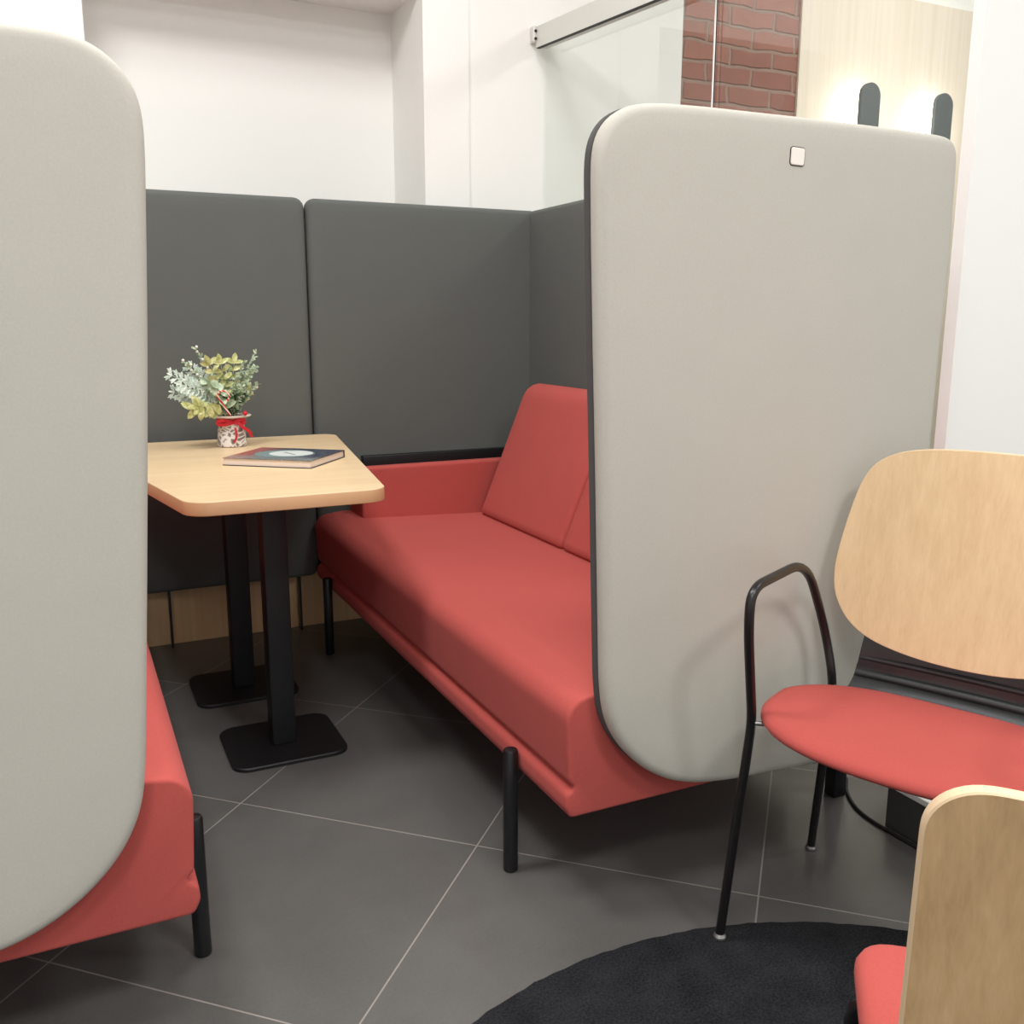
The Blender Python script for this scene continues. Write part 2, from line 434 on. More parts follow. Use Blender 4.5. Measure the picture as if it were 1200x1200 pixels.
board(.106, .8125, t); legs(t, ((.286, 3.365), (.742, 3.365)))
t = thing('booth_screen', 'charcoal corner screen wrapping behind the right red sofa', 'screen', (1.67, 3.36, 0))
board(.8165, 1.722, t); side_board(1.672, 1, 1.80, t); legs(t, ((1.2, 3.365), (1.698, 2.0), (1.698, 3.0)))
g = G(); g.box(.98, 1.60, 3.300, 3.331, .588, .646, .003); g.make('ledge_strip', M['tablesteel'], t)['label'] = 'black strip above the armrest'
t = thing('booth_screen', 'charcoal corner screen mostly hidden behind the left light grey screen', 'screen', (-.75, 3.36, 0))
board(-.802, .102, t); side_board(-.752, -1, 1.80, t); legs(t, ((-.3, 3.365), (-.778, 2.0), (-.778, 3.0)))

# ------------------------------------------------------------------ sofas
def sofa(s, label):
    """s=+1: the right sofa (front edge at x=.787), s=-1 its mirror image about x=.46"""
    X = lambda d: .787+d if s > 0 else .133-d
    t = thing('booth_sofa', label, 'sofa', (X(.42), 2.34, 0))
    Y0, Y1 = 1.405, 3.275
    def extr(prof, y0, y1, e=.014):
        # closed profile [(d,z)] extruded along y with rolled ends
        prof = [Vector(p) for p in prof]; rings = []
        for ins, y in ((e*.9, y0), (e*.4, y0+e*.12), (e*.1, y0+e*.45), (0, y0+e), (0, y0+e*3), (0, y1-e*3), (0, y1-e), (e*.1, y1-e*.45), (e*.4, y1-e*.12), (e*.9, y1)):
            rings.append([(X(p[0]), y, p[1]) for p in inset(prof, ins)])
        g = G(); g.loft(rings); return g
    # seat cushion with the base rail below a sunk seam along the front
    base = round_poly([(.010, .214), (.84, .214), (.84, .440), (.56, .441), (.10, .4585), (-.002, .446), (.002, .36), (.006, .288), (.020, .275), (.001, .262), (-.001, .236)], [.012, .02, .02, .3, .2, .055, .2, .012, .006, .012, .02], 6)
    extr(resample(base, .006), Y0, Y1, .008).make('seat_base', M['red'], t, 60)
    # stitched piping along the near end
    pip = []
    for d, z in ((.011, .30), (.0075, .36), (.008, .405), (.022, .4365), (.05, .4485), (.10, .4525), (.2, .449), (.5, .438)):
        pip.append((X(d), Y0+.0055, z-.002))
    g = G(); g.tube(pip, .0036, 8); g.make('piping', M['red'], t)
    # back cushions
    bp = round_poly([(.553, .44), (.735, .885), (.775, .912), (.882, .895), (.882, .44)], [.01, .07, .06, .05, .01], 8)
    bp = resample(bp, .02)
    for y0, y1 in ((2.464, 3.075), (1.858, 2.458), (1.412, 1.852)):
        extr(bp, y0, y1, .020).make('back_cushion', M['red'], t, 60)
    # armrest at the far end
    ap = round_poly([(3.108, .425), (3.272, .425), (3.272, .52), (3.152, .634), (3.108, .634)], [.004, .01, .03, .010, .008], 5)
    ap = resample([Vector(q) for q in ap], .006)
    g = G(); g.loft([[(X(d), p[0], p[1]) for p in inset(ap, i)] for d, i in ((.130, .007), (.1325, .002), (.138, 0), (.872, 0), (.88, .006))]); g.make('armrest', M['red'], t, 50)
    g = G(); g.box(min(X(.105), X(.13)), max(X(.105), X(.13)), 3.17, 3.20, .585, .61, .003); g.make('arm_bracket', M['black'], t)
    # legs: round steel posts outside the rail
    for d, y in ((-.017, 1.61), (-.017, 3.06)):
        g = G(); g.lathe([(.0135, 0), (.0155, .003), (.0155, .268), (.0135, .2715), (.009, .2725)], (X(d), y, 0), 24); g.make('leg', M['black'], t)
    for d, y in ((.835, 1.56), (.835, 3.06)):
        g = G(); g.box(X(d)-.018, X(d)+.018, y-.018, y+.018, 0, .214, .003); g.make('leg', M['black'], t)
    return t
sofa(1, 'coral red booth sofa on the right, running from the table to the tagged screen')
sofa(-1, 'coral red booth sofa at the left, mostly hidden behind the left grey screen')
# ------------------------------------------------------------------ table
t = thing('booth_table', 'maple topped booth table on two black square posts with flat foot plates', 'table', (.455, 2.66, 0))
tp_ = round_poly([(.231, 2.106), (.682, 2.106), (.868, 3.262), (.045, 3.262)], [.06, .055, .05, .05], 10)
g = G(); g.loft([[(x, y, z) for x, y in inset(tp_, i)] for i, z in ((.0015, .708), (0, .7095), (0, .7385), (.0012, .740))])
me = g
n = len(tp_)
fm = []
for f in g.f: fm.append(0)
o = g.make('tabletop', [M['maple'], M['mapleedge']], t, 40)
for pgn in o.data.polygons: pgn.material_index = 0 if pgn.normal.z > .3 else 1
for cx, cy in ((.470, 2.425), (.446, 2.885)):
    pl = round_poly([(cx-.152, cy-.140), (cx+.152, cy-.140), (cx+.152, cy+.140), (cx-.152, cy+.140)], .045, 8)
    g = G(); g.loft([[(x, y, z) for x, y in inset(pl, i)] for i, z in ((.001, 0), (0, .001), (0, .008), (.0025, .0105))]); g.make('foot_plate', M['tablesteel'], t, 40)
    g = G(); g.box(cx-.0315, cx+.0315, cy-.0315, cy+.0315, .0105, .699, .003); g.make('post', M['tablesteel'], t)
    g = G(); g.box(cx-.12, cx+.12, cy-.10, cy+.10, .699, .708, .002); g.make('mounting_plate', M['tablesteel'], t)

# ------------------------------------------------------------------ book
def cover_mat():
    m = NT('printed_book_cover'); v = m.coord()
    n = m.n('ShaderNodeTexNoise', Scale=55.0, Detail=6.0, Roughness=.75); m.l(v, n.inputs['Vector'])
    n2 = m.n('ShaderNodeTexNoise', Scale=75.0, Detail=3.0); m.l(v, n2.inputs['Vector'])
    c = m.n('ShaderNodeTexCoord'); sp = m.n('ShaderNodeSeparateXYZ'); m.l(c.outputs['Object'], sp.inputs[0])
    x, y = sp.outputs[0], sp.outputs[1]
    base = m.ramp(n.outputs['Fac'], [(.3, lin(22, 24, 44)), (.45, lin(40, 42, 70)), (.55, lin(72, 84, 92)), (.62, lin(40, 44, 48)), (.75, lin(132, 112, 150))])
    redf = m.math('MULTIPLY', m.math('SMOOTH_MIN', 1.0, m.math('MAXIMUM', 0.0, m.math('MULTIPLY', m.math('SUBTRACT', -.035, x), 14)), .1), n2.outputs['Fac'])
    base = m.mix(m.math('MINIMUM', m.math('MULTIPLY', redf, 1.6), 1.0), base, lin(170, 92, 84))
    gf = m.math('MINIMUM', 1.0, m.math('MAXIMUM', 0.0, m.math('MULTIPLY', m.math('SUBTRACT', -.035, y), 22)))
    base = m.mix(m.math('MULTIPLY', gf, n.outputs['Fac']), base, lin(150, 156, 150))
    def ell(cx, cy, rx, ry):
        a = m.math('DIVIDE', m.math('SUBTRACT', x, cx), rx); b = m.math('DIVIDE', m.math('SUBTRACT', y, cy), ry)
        return m.math('LESS_THAN', m.math('ADD', m.math('MULTIPLY', a, a), m.math('MULTIPLY', b, b)), 1.0)
    base = m.mix(ell(-.004, .004, .086, .074), base, lin(120, 140, 140))
    base = m.mix(ell(.012, .012, .062, .056), base, lin(214, 220, 216))
    slash = m.math('LESS_THAN', m.math('ABSOLUTE', m.math('SUBTRACT', m.math('MULTIPLY_ADD', x, .8, y), .016)), .0035)
    base = m.mix(m.math('MULTIPLY', slash, ell(.012, .010, .036, .036)), base, lin(60, 66, 70))
    vo = m.n('ShaderNodeTexVoronoi', Scale=70.0); m.l(v, vo.inputs['Vector'])
    base = m.mix(m.math('LESS_THAN', vo.outputs['Distance'], .13), base, lin(206, 208, 220))
    m.set(Base_Color=base, Roughness=.35)
    return m.m
ba = math.radians(-38.8); bl, bw, bh = .262, .228, .021
t = thing('book', 'paperback book with a dark starry cover lying on the table', 'book', (.562, 2.655, .7405), rz=ba)
M['page'] = plain('book_paper', lin(232, 216, 202), .8); M['cov'] = cover_mat()
g = G(); g.box(-bl/2+.002, bl/2-.003, -bw/2+.003, bw/2-.002, .0016, bh-.0016); g.make('page_block', M['page'], t, 0)
g = G(); g.box(-bl/2, bl/2, -bw/2, bw/2, bh-.0016, bh); g.make('front_cover', M['cov'], t, 0)
M['covdark'] = plain('dark_cover_back', lin(34, 32, 40), .4)
g = G(); g.box(-bl/2, bl/2, -bw/2, bw/2, 0, .0016); g.make('back_cover', M['covdark'], t, 0)
g = G(); g.box(-bl/2, bl/2, bw/2-.002, bw/2, .0016, bh-.0016); g.make('spine', M['covdark'], t, 0)

# ------------------------------------------------------------------ vase of greenery
def pot_mat():
    m = NT('scroll_printed_ceramic'); v = m.coord()
    n = m.n('ShaderNodeTexNoise', Scale=14.0, Detail=1.0); m.l(v, n.inputs['Vector'])
    wv = m.n('ShaderNodeVectorMath', operation='MULTIPLY_ADD'); m.l(n.outputs['Color'], wv.inputs[0]); wv.inputs[1].default_value = (.10, .10, .10); m.l(v, wv.inputs[2])
    vo = m.n('ShaderNodeTexVoronoi', Scale=46.0, feature='DISTANCE_TO_EDGE'); m.l(wv.outputs[0], vo.inputs['Vector'])
    m.set(Base_Color=m.ramp(vo.outputs['Distance'], [(.0, lin(236, 232, 226)), (.11, lin(228, 224, 220)), (.17, lin(160, 152, 148)), (.42, lin(104, 96, 94))]), Roughness=.3)
    return m.m
M['pot'] = pot_mat()
M['potrim'] = plain('white_glazed_brim', lin(226, 218, 210), .3)
M['ribbon'] = plain('red_ribbon', lin(196, 22, 40), .45)
def leafmat(name, a, b):
    m = NT(name); v = m.coord(); n = m.n('ShaderNodeTexNoise', Scale=60.0, Detail=2.0); m.l(v, n.inputs['Vector'])
    m.set(Base_Color=m.ramp(n.outputs['Fac'], [(.35, a), (.65, b)]), Roughness=.6)
    return m.m
M['silver'] = leafmat('silvery_leaf', lin(176, 196, 178), lin(226, 236, 224))
M['olive'] = leafmat('yellow_green_leaf', lin(160, 164, 92), lin(218, 220, 162))
M['green'] = leafmat('grey_green_leaf', lin(140, 164, 130), lin(204, 218, 188))
M['dkgreen'] = leafmat('dark_green_leaf', lin(40, 66, 40), lin(70, 100, 62))
M['bud'] = plain('white_bud', lin(240, 238, 226), .7)
VX, VY, VZ = .482, 3.06, .7405
t = thing('potted_greenery', 'white scroll-patterned pot of artificial greenery with a red ribbon, on the table', 'plant', (VX, VY, VZ))
g = G(); g.lathe([(.040, 0), (.044, .002), (.0455, .008), (.0445, .02), (.040, .085), (.040, .092), (.035, .092), (.035, .075), (.002, .070)], (VX, VY, VZ), 40); g.make('pot', M['pot'], t, 40)
g = G(); g.lathe([(.036, .090), (.045, .0905), (.060, .094), (.0635, .0975), (.0620, .0995), (.045, .0965), (.036, .096), (.034, .085), (.036, .083)], (VX, VY, VZ), 40, caps=False); g.make('brim', M['potrim'], t, 40)
g = G()
rings = []
for r, z in ((.0415, .076), (.043, .077), (.043, .088), (.0415, .089)):
    rings.append([(VX+r*math.cos(2*PI*k/40), VY+r*math.sin(2*PI*k/40), VZ+z) for k in range(40)])
g.loft(rings); rib = g.make('ribbon', M['ribbon'], t, 40)
def strip(pts, w, th=.0012):
    g = G(); rings = []
    pts = fillet(pts, .01, 4); m = len(pts)
    for i, p in enumerate(pts):
        tt = (pts[min(i+1, m-1)]-pts[max(i-1, 0)]).normalized(); a = Vector((0, -1, .0)); b = tt.cross(a).normalized()
        ww = w*(1 if i < m-1 else .8)
        rings.append([p+b*ww/2+a*th, p-b*ww/2+a*th, p-b*ww/2-a*th, p+b*ww/2-a*th])
    g.loft(rings); return g
F_ = VY-.046
bow = G()
for pts in ([(VX-.004, F_, VZ+.08), (VX-.03, F_-.004, VZ+.088), (VX-.05, F_+.004, VZ+.082), (VX-.045, F_+.008, VZ+.072), (VX-.02, F_-.004, VZ+.074), (VX, F_, VZ+.079)],
            [(VX+.004, F_, VZ+.08), (VX+.022, F_-.004, VZ+.088), (VX+.036, F_+.002, VZ+.084), (VX+.03, F_+.0, VZ+.072), (VX+.01, F_-.003, VZ+.076), (VX, F_, VZ+.079)],
            [(VX+.012, F_-.002, VZ+.08), (VX+.028, F_-.006, VZ+.062), (VX+.048, F_-.004, VZ+.050), (VX+.054, F_+.002, VZ+.030)]):
    s_ = strip(pts, .010); bow.add(s_.v, s_.f)
bow.make('bow', M['ribbon'], rib, 40)
g = strip([(VX+.004, F_+.001, VZ+.062), (VX+.008, F_-.0008, VZ+.048), (VX+.008, F_-.0015, VZ+.034), (VX-.001, F_-.0022, VZ+.016)], .0062); g.make('painted_stroke', M['ribbon'], t, 40)

def leaf(g, base, dirv, nrm, L, W, mi=0, lobes=0):
    d = Vector(dirv).normalized(); nrm = Vector(nrm); nrm = (nrm-d*nrm.dot(d)).normalized(); sd = d.cross(nrm)
    k = 5; rows = []
    for i in range(k+1):
        u = i/k; w = W*.5*math.sin(PI*min(1, u*.93+.04))**.8*(1 if u < 1 else 0)
        c = Vector(base)+d*L*u+nrm*(-.18*L*u*u)
        rows.append([c-sd*w+nrm*w*.3, c, c+sd*w+nrm*w*.3])
    v = [p for r in rows for p in r]; f = []
    for i in range(k):
        for j in range(2): f.append([i*3+j, i*3+j+1, (i+1)*3+j+1, (i+1)*3+j])
    g.add(v, f, mi)
def path(tip, bend=.0, n=8, root=None):
    r0 = Vector(root or (VX+(tip[0]-VX)*.12, VY+(tip[1]-VY)*.12, VZ+.07)); t1 = Vector(tip)
    mid = (r0+t1)/2+Vector((-(t1.x-r0.x)*.25, -(t1.y-r0.y)*.25, .02+bend)); out = []
    for i in range(n+1):
        u = i/n; out.append(r0*(1-u)**2+mid*2*u*(1-u)+t1*u*u)
    return out
rnd = random.Random(11)
def rv(s=1): return Vector((rnd.uniform(-1, 1), rnd.uniform(-1, 1), rnd.uniform(-1, 1)))*s
def sprig(tip, kind, name, bend=0):
    P = path(tip, bend, 14); g = G(); g.tube(P, .0013, 5, r2=.0007)
    face = Vector((0, -1, .35))
    if kind == 'lobed':        # finely divided silvery leaves along the stem
        for i in range(5, 15):
            tan = (P[min(i+1, 14)]-P[i-1]).normalized()
            for s in (-1, 1):
                d = (tan*.7+tan.cross(face).normalized()*s+rv(.25)); L = .030*(1.1-.45*(i-5)/10)
                leaf(g, P[i], d, face+rv(.4), L, L*.24)
                for q in (.45, .7, .9):
                    b = P[i]+d.normalized()*L*q
                    for s2 in (-1, 1): leaf(g, b, d.normalized()+d.cross(face).normalized()*s2*.9+rv(.2), face+rv(.3), L*.42, L*.2)
        leaf(g, P[14], P[14]-P[13], face, .018, .007)
        mat = M['silver']
    elif kind == 'oval':
        for i in range(6, 15, 2):
            tan = (P[min(i+1, 14)]-P[i-1]).normalized()
            for s in (-1, 1): leaf(g, P[i], tan*.6+tan.cross(face).normalized()*s+rv(.3), face+rv(.6), .031, .016)
        leaf(g, P[14], P[14]-P[12], face+rv(.3), .034, .017)
        mat = M['olive']
    elif kind == 'fine':
        for i in range(4, 15):
            tan = (P[min(i+1, 14)]-P[i-1]).normalized()
            for q in range(5):
                leaf(g, P[i].lerp(P[max(0, i-1)], rnd.random()), tan*.8+rv(1.0), face+rv(.7), rnd.uniform(.010, .018), .006)
        mat = M['green']
    elif kind == 'dark':
        for i in range(2, 15):
            tan = (P[min(i+1, 14)]-P[i-1]).normalized()
            for q in range(3): leaf(g, P[i], tan+rv(1.0), face+rv(.7), rnd.uniform(.016, .026), .009)
        mat = M['dkgreen']
    elif kind == 'round':
        for i in range(6, 15):
            tan = (P[min(i+1, 14)]-P[i-1]).normalized()
            leaf(g, P[i], tan*.4+rv(1.0), face+rv(.5), rnd.uniform(.024, .036), .026)
        mat = M['green']
    o = g.make(name, mat, t, 60)
    if kind in ('fine', 'lobed') and bend > -5 and name == 'bud_sprig':
        for i in (8, 10, 11, 12, 13, 14):
            c = P[i]+rv(.006); g = G(); g.lathe([(.0005, -.004), (.004, -.001), (.0045, .002), (.002, .0055)], c, 8); g.make('bud', M['bud'], o, 60)
tips = [((.312, 3.02, .968), 'lobed', 'lobed_sprig'), ((.318, 3.05, .915), 'lobed', 'lobed_sprig'), ((.335, 3.00, .940), 'lobed', 'lobed_sprig'), ((.372, 3.06, .985), 'lobed', 'lobed_sprig'), ((.35, 3.08, .90), 'lobed', 'lobed_sprig'),
        ((.352, 3.04, 1.006), 'fine', 'bud_sprig'), ((.388, 3.05, 1.046), 'fine', 'bud_sprig'), ((.420, 3.0, 1.0), 'oval', 'oval_leaf_sprig'), ((.455, 3.02, 1.0), 'oval', 'oval_leaf_sprig'),
        ((.502, 3.06, 1.000), 'oval', 'oval_leaf_sprig'), ((.375, 2.99, .872), 'oval', 'oval_leaf_sprig'), ((.435, 2.98, .93), 'round', 'round_leaf_sprig'), ((.405, 3.02, .95), 'round', 'round_leaf_sprig'), ((.46, 3.1, .96), 'round', 'round_leaf_sprig'),
        ((.572, 3.06, 1.036), 'fine', 'fine_sprig'), ((.565, 3.03, .990), 'fine', 'fine_sprig'), ((.545, 3.0, .985), 'fine', 'fine_sprig'), ((.525, 3.03, 1.0), 'fine', 'fine_sprig'), ((.50, 2.99, .97), 'fine', 'fine_sprig'),
        ((.545, 3.05, .950), 'fine', 'fine_sprig'), ((.525, 2.99, .945), 'fine', 'fine_sprig'), ((.57, 3.05, .935), 'fine', 'bud_sprig'), ((.50, 3.0, .93), 'fine', 'fine_sprig'), ((.48, 3.04, .985), 'fine', 'fine_sprig'), ((.535, 3.08, .915), 'oval', 'oval_leaf_sprig'),
        ((.49, 3.02, .90), 'dark', 'dark_leaf_sprig'), ((.52, 3.05, .895), 'dark', 'dark_leaf_sprig'), ((.46, 3.03, .90), 'dark', 'dark_leaf_sprig')]
for tip, k, nme in tips: sprig(tip, k, nme)
# low drooping spray of oval leaves at the left
g = G(); P = [Vector(q) for q in fillet([(VX-.02, VY-.04, VZ+.10), (.425, 3.0, .884), (.385, 2.99, .872), (.365, 2.99, .868)], .03, 4)]; g.tube(P, .0013, 5)
for b, d in (((.365, 2.99, .868), (-1, 0, .55)), ((.372, 2.99, .870), (-.7, 0, -.8)), ((.385, 2.99, .872), (-.05, 0, -1)), ((.405, 2.995, .878), (.35, 0, -1)), ((.425, 3.0, .882), (.55, 0, -1)), ((.385, 2.99, .875), (-.7, 0, 1))):
    leaf(g, b, d, (0, -1, .2), .042, .021)
g.make('oval_leaf_sprig', M['olive'], t, 60)
# red and white candy canes stuck in the greenery
def cane(p0, p1, hook, r=.0032):
    P = [Vector(p0), Vector(p1)]; d = (P[1]-P[0]).normalized(); side = Vector((hook, 0, 0)); c = P[1]+side*.017
    pts = [P[0].lerp(P[1], k/6) for k in range(7)]
    for k in range(1, 13):
        a = PI-PI*1.35*k/12; pts.append(c+Vector((hook*.017*math.cos(a), 0, .017*math.sin(a))))
    g = G(); g.tube(pts, r, 10); return g
mc = NT('candy_stripe'); v = mc.coord(scale=(1, 1, 1), rot=(0, .7, 0)); wv = mc.n('ShaderNodeTexWave', Scale=34.0); mc.l(v, wv.inputs['Vector'])
mc.set(Base_Color=mc.ramp(wv.outputs['Fac'], [(.55, lin(190, 44, 36)), (.62, lin(232, 206, 190))]), Roughness=.3); M['candy'] = mc.m
cane((.468, 2.972, .845), (.432, 2.966, .905), 1).make('candy_cane', M['candy'], t, 50)
g = G(); g.lathe([(.001, -.008), (.006, -.004), (.008, 0), (.006, .005), (.001, .008)], (.517, 3.0, .848), 12); g.make('berry', M['ribbon'], t, 60)

# ------------------------------------------------------------------ chairs
def armchair(name, label, loc, rz):
    """local frame: +x forward, +y the sitter's left, origin on the floor under the seat"""
    t = thing(name, label, 'chair', loc, rz=rz)
    O = Vector((-.1, .285, 0))
    L = lambda f, w, z: Vector((f, w, z))-O
    # padded seat: rounded squircle, straighter at the back
    def seat_out(k):
        pts = []
        for i in range(72):
            a = 2*PI*i/72; c, s = math.cos(a), math.sin(a)
            e = 2/2.7; x = (abs(c)**e)*(1 if c > 0 else -1); y = (abs(s)**e)*(1 if s > 0 else -1)
            pts.append(Vector((x*.170, y*(.262 if x > -.2 else .262-.036*(-x-.2)/.8))))
        return [(p.x-.022, p.y) for p in inset(pts, k)] if k else [(p.x-.022, p.y) for p in pts]
    def dish(x, y): return .010*(abs(y)/.24)**2-.006*max(0, x-.05)/.15
    prof = [(.02, .430), (.004, .432), (0, .437), (.001, .444), (.007, .451), (.02, .455)]
    rings = [[(x, y, z+dish(x, y)) for x, y in (seat_out(i))] for i, z in prof]
    for f, z in ((.9, .4565), (.6, .457), (.3, .457), (.05, .457)): rings.append([(-.022+(x+.022)*f, y*f, z+dish(x*f, y*f)) for x, y in seat_out(.02)])
    g = G(); g.loft(rings); g.make('seat', M['red'], t, 60)
    g = G(); g.loft([[(x, y, z+dish(x, y)) for x, y in seat_out(i)] for i, z in ((.04, .420), (.022, .422), (.022, .4315))]); g.make('seat_shell', M['black'], t, 50)
    # bent plywood backrest, grain upright, pale edge
    half = [(0, .9), (.06, .8995), (.104, .8975), (.144, .892), (.175, .881), (.198, .863), (.2105, .838), (.2195, .804), (.228, .755), (.2345, .706), (.2375, .665), (.2325, .625), (.22, .597), (.199, .568),
            (.17, .547), (.138, .534), (.091, .523), (.046, .5175), (0, .516)]
    bo = half+[(-y, z) for y, z in half[-2:0:-1]]
    bo = smooth_closed(resample([Vector(q) for q in bo], .009), 6)
    def bpos(y, z, off):
        lean = -.300-.233*(z-.5)
        curve = .035*(y/.247)**2
        return L(lean+curve-off, .285+y, z)
    def bring(ins, off): return [bpos(p[0], p[1], off) for p in inset(bo, ins)]
    g = G()
    # front and back sheets as concentric rings so the bend is carried across the board
    def sheet(off, mi, edge):
        rr = []
        for k in (edge, .004, .02, .05, .09, .13, .16): rr.append(bring(k, off) if k < .1 else [bpos(q[0]*f, .708+(q[1]-.708)*f, off) for f in [1-k/.2] for q in inset(bo, .05)])
        g.loft(rr, cap0=False, cap1=True, mi=mi)
    rr0 = [bring(k, 0.0) for k in (.0012, .02, .05)]+[[bpos(q[0]*f, .708+(q[1]-.708)*f, 0) for q in inset(bo, .05)] for f in (.75, .5, .25, .05)]
    g.loft(rr0, False, True, mi=0)
    rr1 = [bring(k, .011) for k in (.0012, .02, .05)]+[[bpos(q[0]*f, .708+(q[1]-.708)*f, .011) for q in inset(bo, .05)] for f in (.75, .5, .25, .05)]
    g.loft(rr1, False, True, mi=1)
    g.loft([bring(.0012, 0), bring(0, .0012), bring(0, .0098), bring(.0012, .011)], False, False, mi=2)
    g.make('backrest', [M['oak'], M['oakback'], M['plyedge']], t, 40)
    # folded black sheet that joins seat and backrest
    prof = fillet([(-.19, .416), (-.296, .418), (-.324, .440), (-.338, .500), (-.362, .60)], .028, 6)
    prof = [(p[0], p[1]) for p in [Vector((a, b, 0)) for a, b, *_ in [tuple(q) for q in fillet([(-.19, .416, 0), (-.294, .419, 0), (-.334, .447, 0), (-.340, .510, 0), (-.366, .62, 0)], .03, 6)]]]
    rings = []
    m = len(prof)
    for i, (f, z) in enumerate(prof):
        u = i/(m-1); hw = .203-.028*u
        f1, z1 = prof[min(i+1, m-1)]; f0, z0 = prof[max(i-1, 0)]; tv = Vector((f1-f0, z1-z0)).normalized(); nv = Vector((-tv.y, tv.x))*.003
        row = []
        for k in range(9): 
            y = -hw+2*hw*k/8; cv = .030*(y/.247)**2*u; row.append(L(f+cv, .285+y, z))
        for k in range(8, -1, -1):
            y = -hw+2*hw*k/8; cv = .030*(y/.247)**2*u; row.append(L(f+cv-nv.x, .285+y, z-nv.y))
        rings.append(row)
    g = G(); g.loft(rings); 
    # pressed stiffening bead along the fold
    g.tube([L(-.327+.006*abs(k/4-1)**2, .285-.185+.37*k/8, .462) for k in range(9)], .008, 10)
    g.tube([L(-.334+.006*abs(k/4-1)**2, .285-.18+.36*k/8, .492) for k in range(9)], .006, 10)
    g.make('back_bracket', M['strap'], t, 40)
    # tube frames
    for s in (0, 1):
        W = (lambda w: w) if s == 0 else (lambda w: .57-w)
        pts = [(0, 0, .018), (-.022, .03, .440), (.016, .032, .622), (.012, .032, .690), (-.205, .034, .696), (-.297, .042, .545), (-.285, .072, .440), (-.414, 0, .008)]
        P = fillet([L(f, W(w), z) for f, w, z in pts], {1: .03, 2: .05, 3: .045, 4: .07, 5: .08, 6: .05, 7: .02}, 8)
        g = G(); g.tube(P, .0085, 14); g.make('arm_frame', M['tube'], t, 60)
        for pa, pb in (((-.022, .036, .438), (-.05, .085, .437)), ((-.285, .075, .436), (-.25, .11, .435))):
            g = G(); g.tube([L(pa[0], W(pa[1]), pa[2]), L(pb[0], W(pb[1]), pb[2])], .0042, 10); g.make('frame_lug', M['steel'], t, 60)
        for f in (0, -.414):
            g = G(); g.lathe([(.006, .0), (.0115, .001), (.012, .006), (.008, .012)], L(f, W(0), .0095 if f == 0 else 0), 16); g.make('glide', M['steel'], t)
    return t
a1 = Vector((-.9134, -.407)); w1 = Vector((.407, -.9134)); F1 = Vector((1.017, 1.229))
p1 = F1-.1*a1+.285*w1
armchair('armchair', 'coral red armchair with pale oak back and black tube arms', (p1.x, p1.y, .0), math.atan2(a1.y, a1.x))

# foreground chair, seen from behind: squarer plywood back and seat, no arms
a2 = Vector((.655, .755)).normalized(); w2 = Vector((-a2.y, a2.x))
t = thing('side_chair', 'coral red chair at the lower right corner, brown oak back towards the camera', 'chair', (0, 0, 0), rz=math.atan2(a2.y, a2.x))
SW = .235
corner = Vector((.742, .672)); p2 = corner-.20*a2-SW*w2; t.location = (p2.x, p2.y, .0095)
so = resample([Vector(q) for q in round_poly([(-.21, -SW-.006), (.20, -SW), (.228, 0), (.20, SW), (-.21, SW+.006)], [.06, .045, .6, .045, .06], 8)], .012)
def bow2(y): return .008*(y/SW)**2
g = G(); g.loft([[(p[0], p[1], z+bow2(p[1])) for p in inset(so, i)] for i, z in ((.012, .414), (.004, .416), (0, .424), (0, .434), (.004, .442), (.011, .446), (.019, .448))]+[[(p[0]*.85, p[1]*.85, .449+bow2(p[1]*.85)) for p in so], [(p[0]*.3, p[1]*.3, .449+bow2(p[1]*.3)) for p in so]])
g.make('seat', M['red'], t, 60)
g = G(); g.loft([[(p[0], p[1], z+bow2(p[1])) for p in inset(so, .014)] for z in (.404, .4145)]); g.make('seat_shell', M['black'], t, 40)
bo2 = resample([Vector(q) for q in round_poly([(-.2465, .50), (.2465, .50), (.2555, .860), (-.2555, .860)], [.07, .07, .036, .036], 10)], .005)
bo2 = smooth_closed(bo2, 2)
def bp2(y, z, off): return (-.200-.20*(z-.5)+.030*(y/.235)**2-off, y, z)
def sc2(f): return [Vector((q.x*f, .672+(q.y-.672)*f)) for q in inset(bo2, .02)]
g = G()
for off, mi in ((0, 0), (.011, 1)):
    g.loft([[bp2(p[0], p[1], off) for p in r] for r in (inset(bo2, .0012), inset(bo2, .008), inset(bo2, .02), sc2(.8), sc2(.55), sc2(.3), sc2(.05))], False, True, mi=mi)
g.loft([[bp2(p[0], p[1], o) for p in inset(bo2, i)] for i, o in ((.0012, 0), (0, .0012), (0, .0098), (.0012, .011))], False, False, mi=2)
g.make('backrest', [M['oak'], M['oakback'], M['plyedge']], t, 40)
for s_ in (-1, 1):
    for pts in ([(.19, s_*(SW+.012), .004), (.165, s_*(SW-.004), .40), (.13, s_*(SW-.05), .400)], [(-.25, s_*(SW-.005), .004), (-.17, s_*(SW-.04), .40), (-.12, s_*(SW-.07), .400)]):
        g = G(); g.tube(fillet(pts, .025, 6), .0088, 14); g.make('leg', M['tube'], t, 60)
    P = fillet([(-.10, s_*.10, .398), (-.206, s_*.10, .400), (-.219, s_*.10, .53), (-.245, s_*.10, .66)], .04, 6)
    g = G(); g.tube(P, .007, 10); g.make('back_support', M['tube'], t, 60)

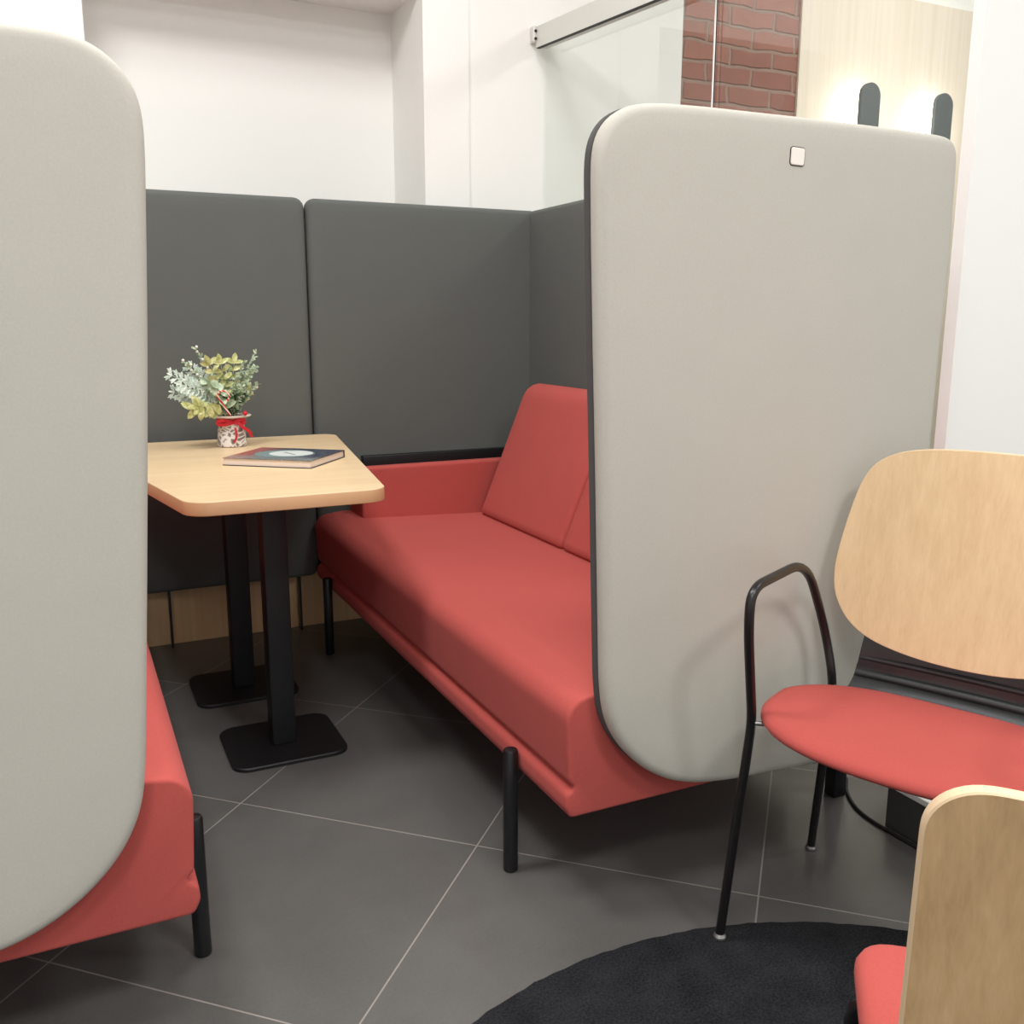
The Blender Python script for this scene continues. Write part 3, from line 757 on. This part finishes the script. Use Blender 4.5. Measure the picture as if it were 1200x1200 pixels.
# ------------------------------------------------------------------ rug, box, cable
g = G(); RC = (.825, .475); RR = .816
rr = []
for r, z in ((RR-.003, 0.0), (RR, .002), (RR, .006), (RR-.004, .009), (RR*.8, .0092), (RR*.4, .0092)):
    rr.append([(RC[0]+(r+.0012*math.sin(k*2.7)+.001*math.sin(k*5.1))*math.cos(2*PI*k/240), RC[1]+(r+.0012*math.sin(k*2.7)+.001*math.sin(k*5.1))*math.sin(2*PI*k/240), z) for k in range(240)])
g.loft(rr)
tag(g.make('round_rug', M['rug'], smooth=50), 'round black rug on the floor in the foreground', 'rug')
t = thing('low_plinth', 'low dark grey plinth with a white top, on the floor under and behind the armchair', 'plinth', (1.75, 1.2, 0))
g = G(); g.box(1.618, 1.90, .98, 1.40, 0, .098, .002); g.make('plinth_body', M['boxgrey'], t, 0)
g = G(); g.box(1.616, 1.90, .978, 1.402, .098, .112, .002); g.make('plinth_top', M['white'], t, 0)
g = G(); P = fillet([(1.70, 1.60, .004), (1.645, 1.545, .004), (1.606, 1.47, .004), (1.600, 1.40, .004), (1.607, 1.20, .004), (1.607, .97, .004)], .06, 8); g.tube(P, .0042, 10)
tag(g.make('power_cable', M['darkgap'], smooth=60), 'thin black cable trailing across the floor beside the low grey plinth', 'cable')

# ------------------------------------------------------------------ ceiling lights, out of view; some added as fill
M['diff'] = emit('ceiling_diffuser', (1, .985, .96, 1), 3.0)
for i, (x, y, e) in enumerate(((-.7, -1.0, 1.2), (1.3, -.9, 1.2), (.35, .55, .7), (-.32, 1.85, 1.3), (1.05, 2.3, .45), (3.6, 2.3, .95), (3.0, .2, .6))):  # panels behind the camera and past the glass are added fill
    t = thing('unseen_ceiling_light', 'unseen square white panel light on the ceiling, placed to light the scene', 'lamp', (x, y, 3.2), group='panel lights on the ceiling')
    g = G(); g.box(x-.30, x+.30, y-.30, y+.30, 3.175, 3.1999, .004); g.make('light_housing', M['white'], t, 0)
    g = G(); g.box(x-.27, x+.27, y-.27, y+.27, 3.171, 3.175); g.make('diffuser', M['diff'], t, 0)
    ld = D.lights.new('panel_glow', 'AREA'); ld.shape = 'SQUARE'; ld.size = .54; ld.energy = 28*e; ld.color = (1, .992, .98)
    lo_ = D.objects.new('panel_glow', ld); C.objects.link(lo_); lo_.location = (x, y, 3.165)

wd = D.worlds.new('World'); bpy.context.scene.world = wd; wd.use_nodes = True
bg = wd.node_tree.nodes['Background']; bg.inputs[0].default_value = (1, .99, .98, 1); bg.inputs[1].default_value = .85

# ------------------------------------------------------------------ camera
cd = D.cameras.new('camera'); co = D.objects.new('camera', cd); C.objects.link(co)
cd.sensor_fit = 'HORIZONTAL'; cd.sensor_width = 36; cd.lens = 36*FPX/1200; cd.clip_start = .02
m3 = Matrix((RT, UP_, -FW)).transposed().to_4x4(); m3.translation = CM
co.matrix_world = m3
sc = bpy.context.scene; sc.camera = co
sc.view_settings.view_transform = 'Standard'; sc.view_settings.look = 'None'; sc.view_settings.gamma = 1
sc.view_settings.use_curve_mapping = False
sc.view_settings.exposure = 0.04
for o in D.objects:
    for k in ('_w', '_local'):
        if k in o.keys(): del o[k]
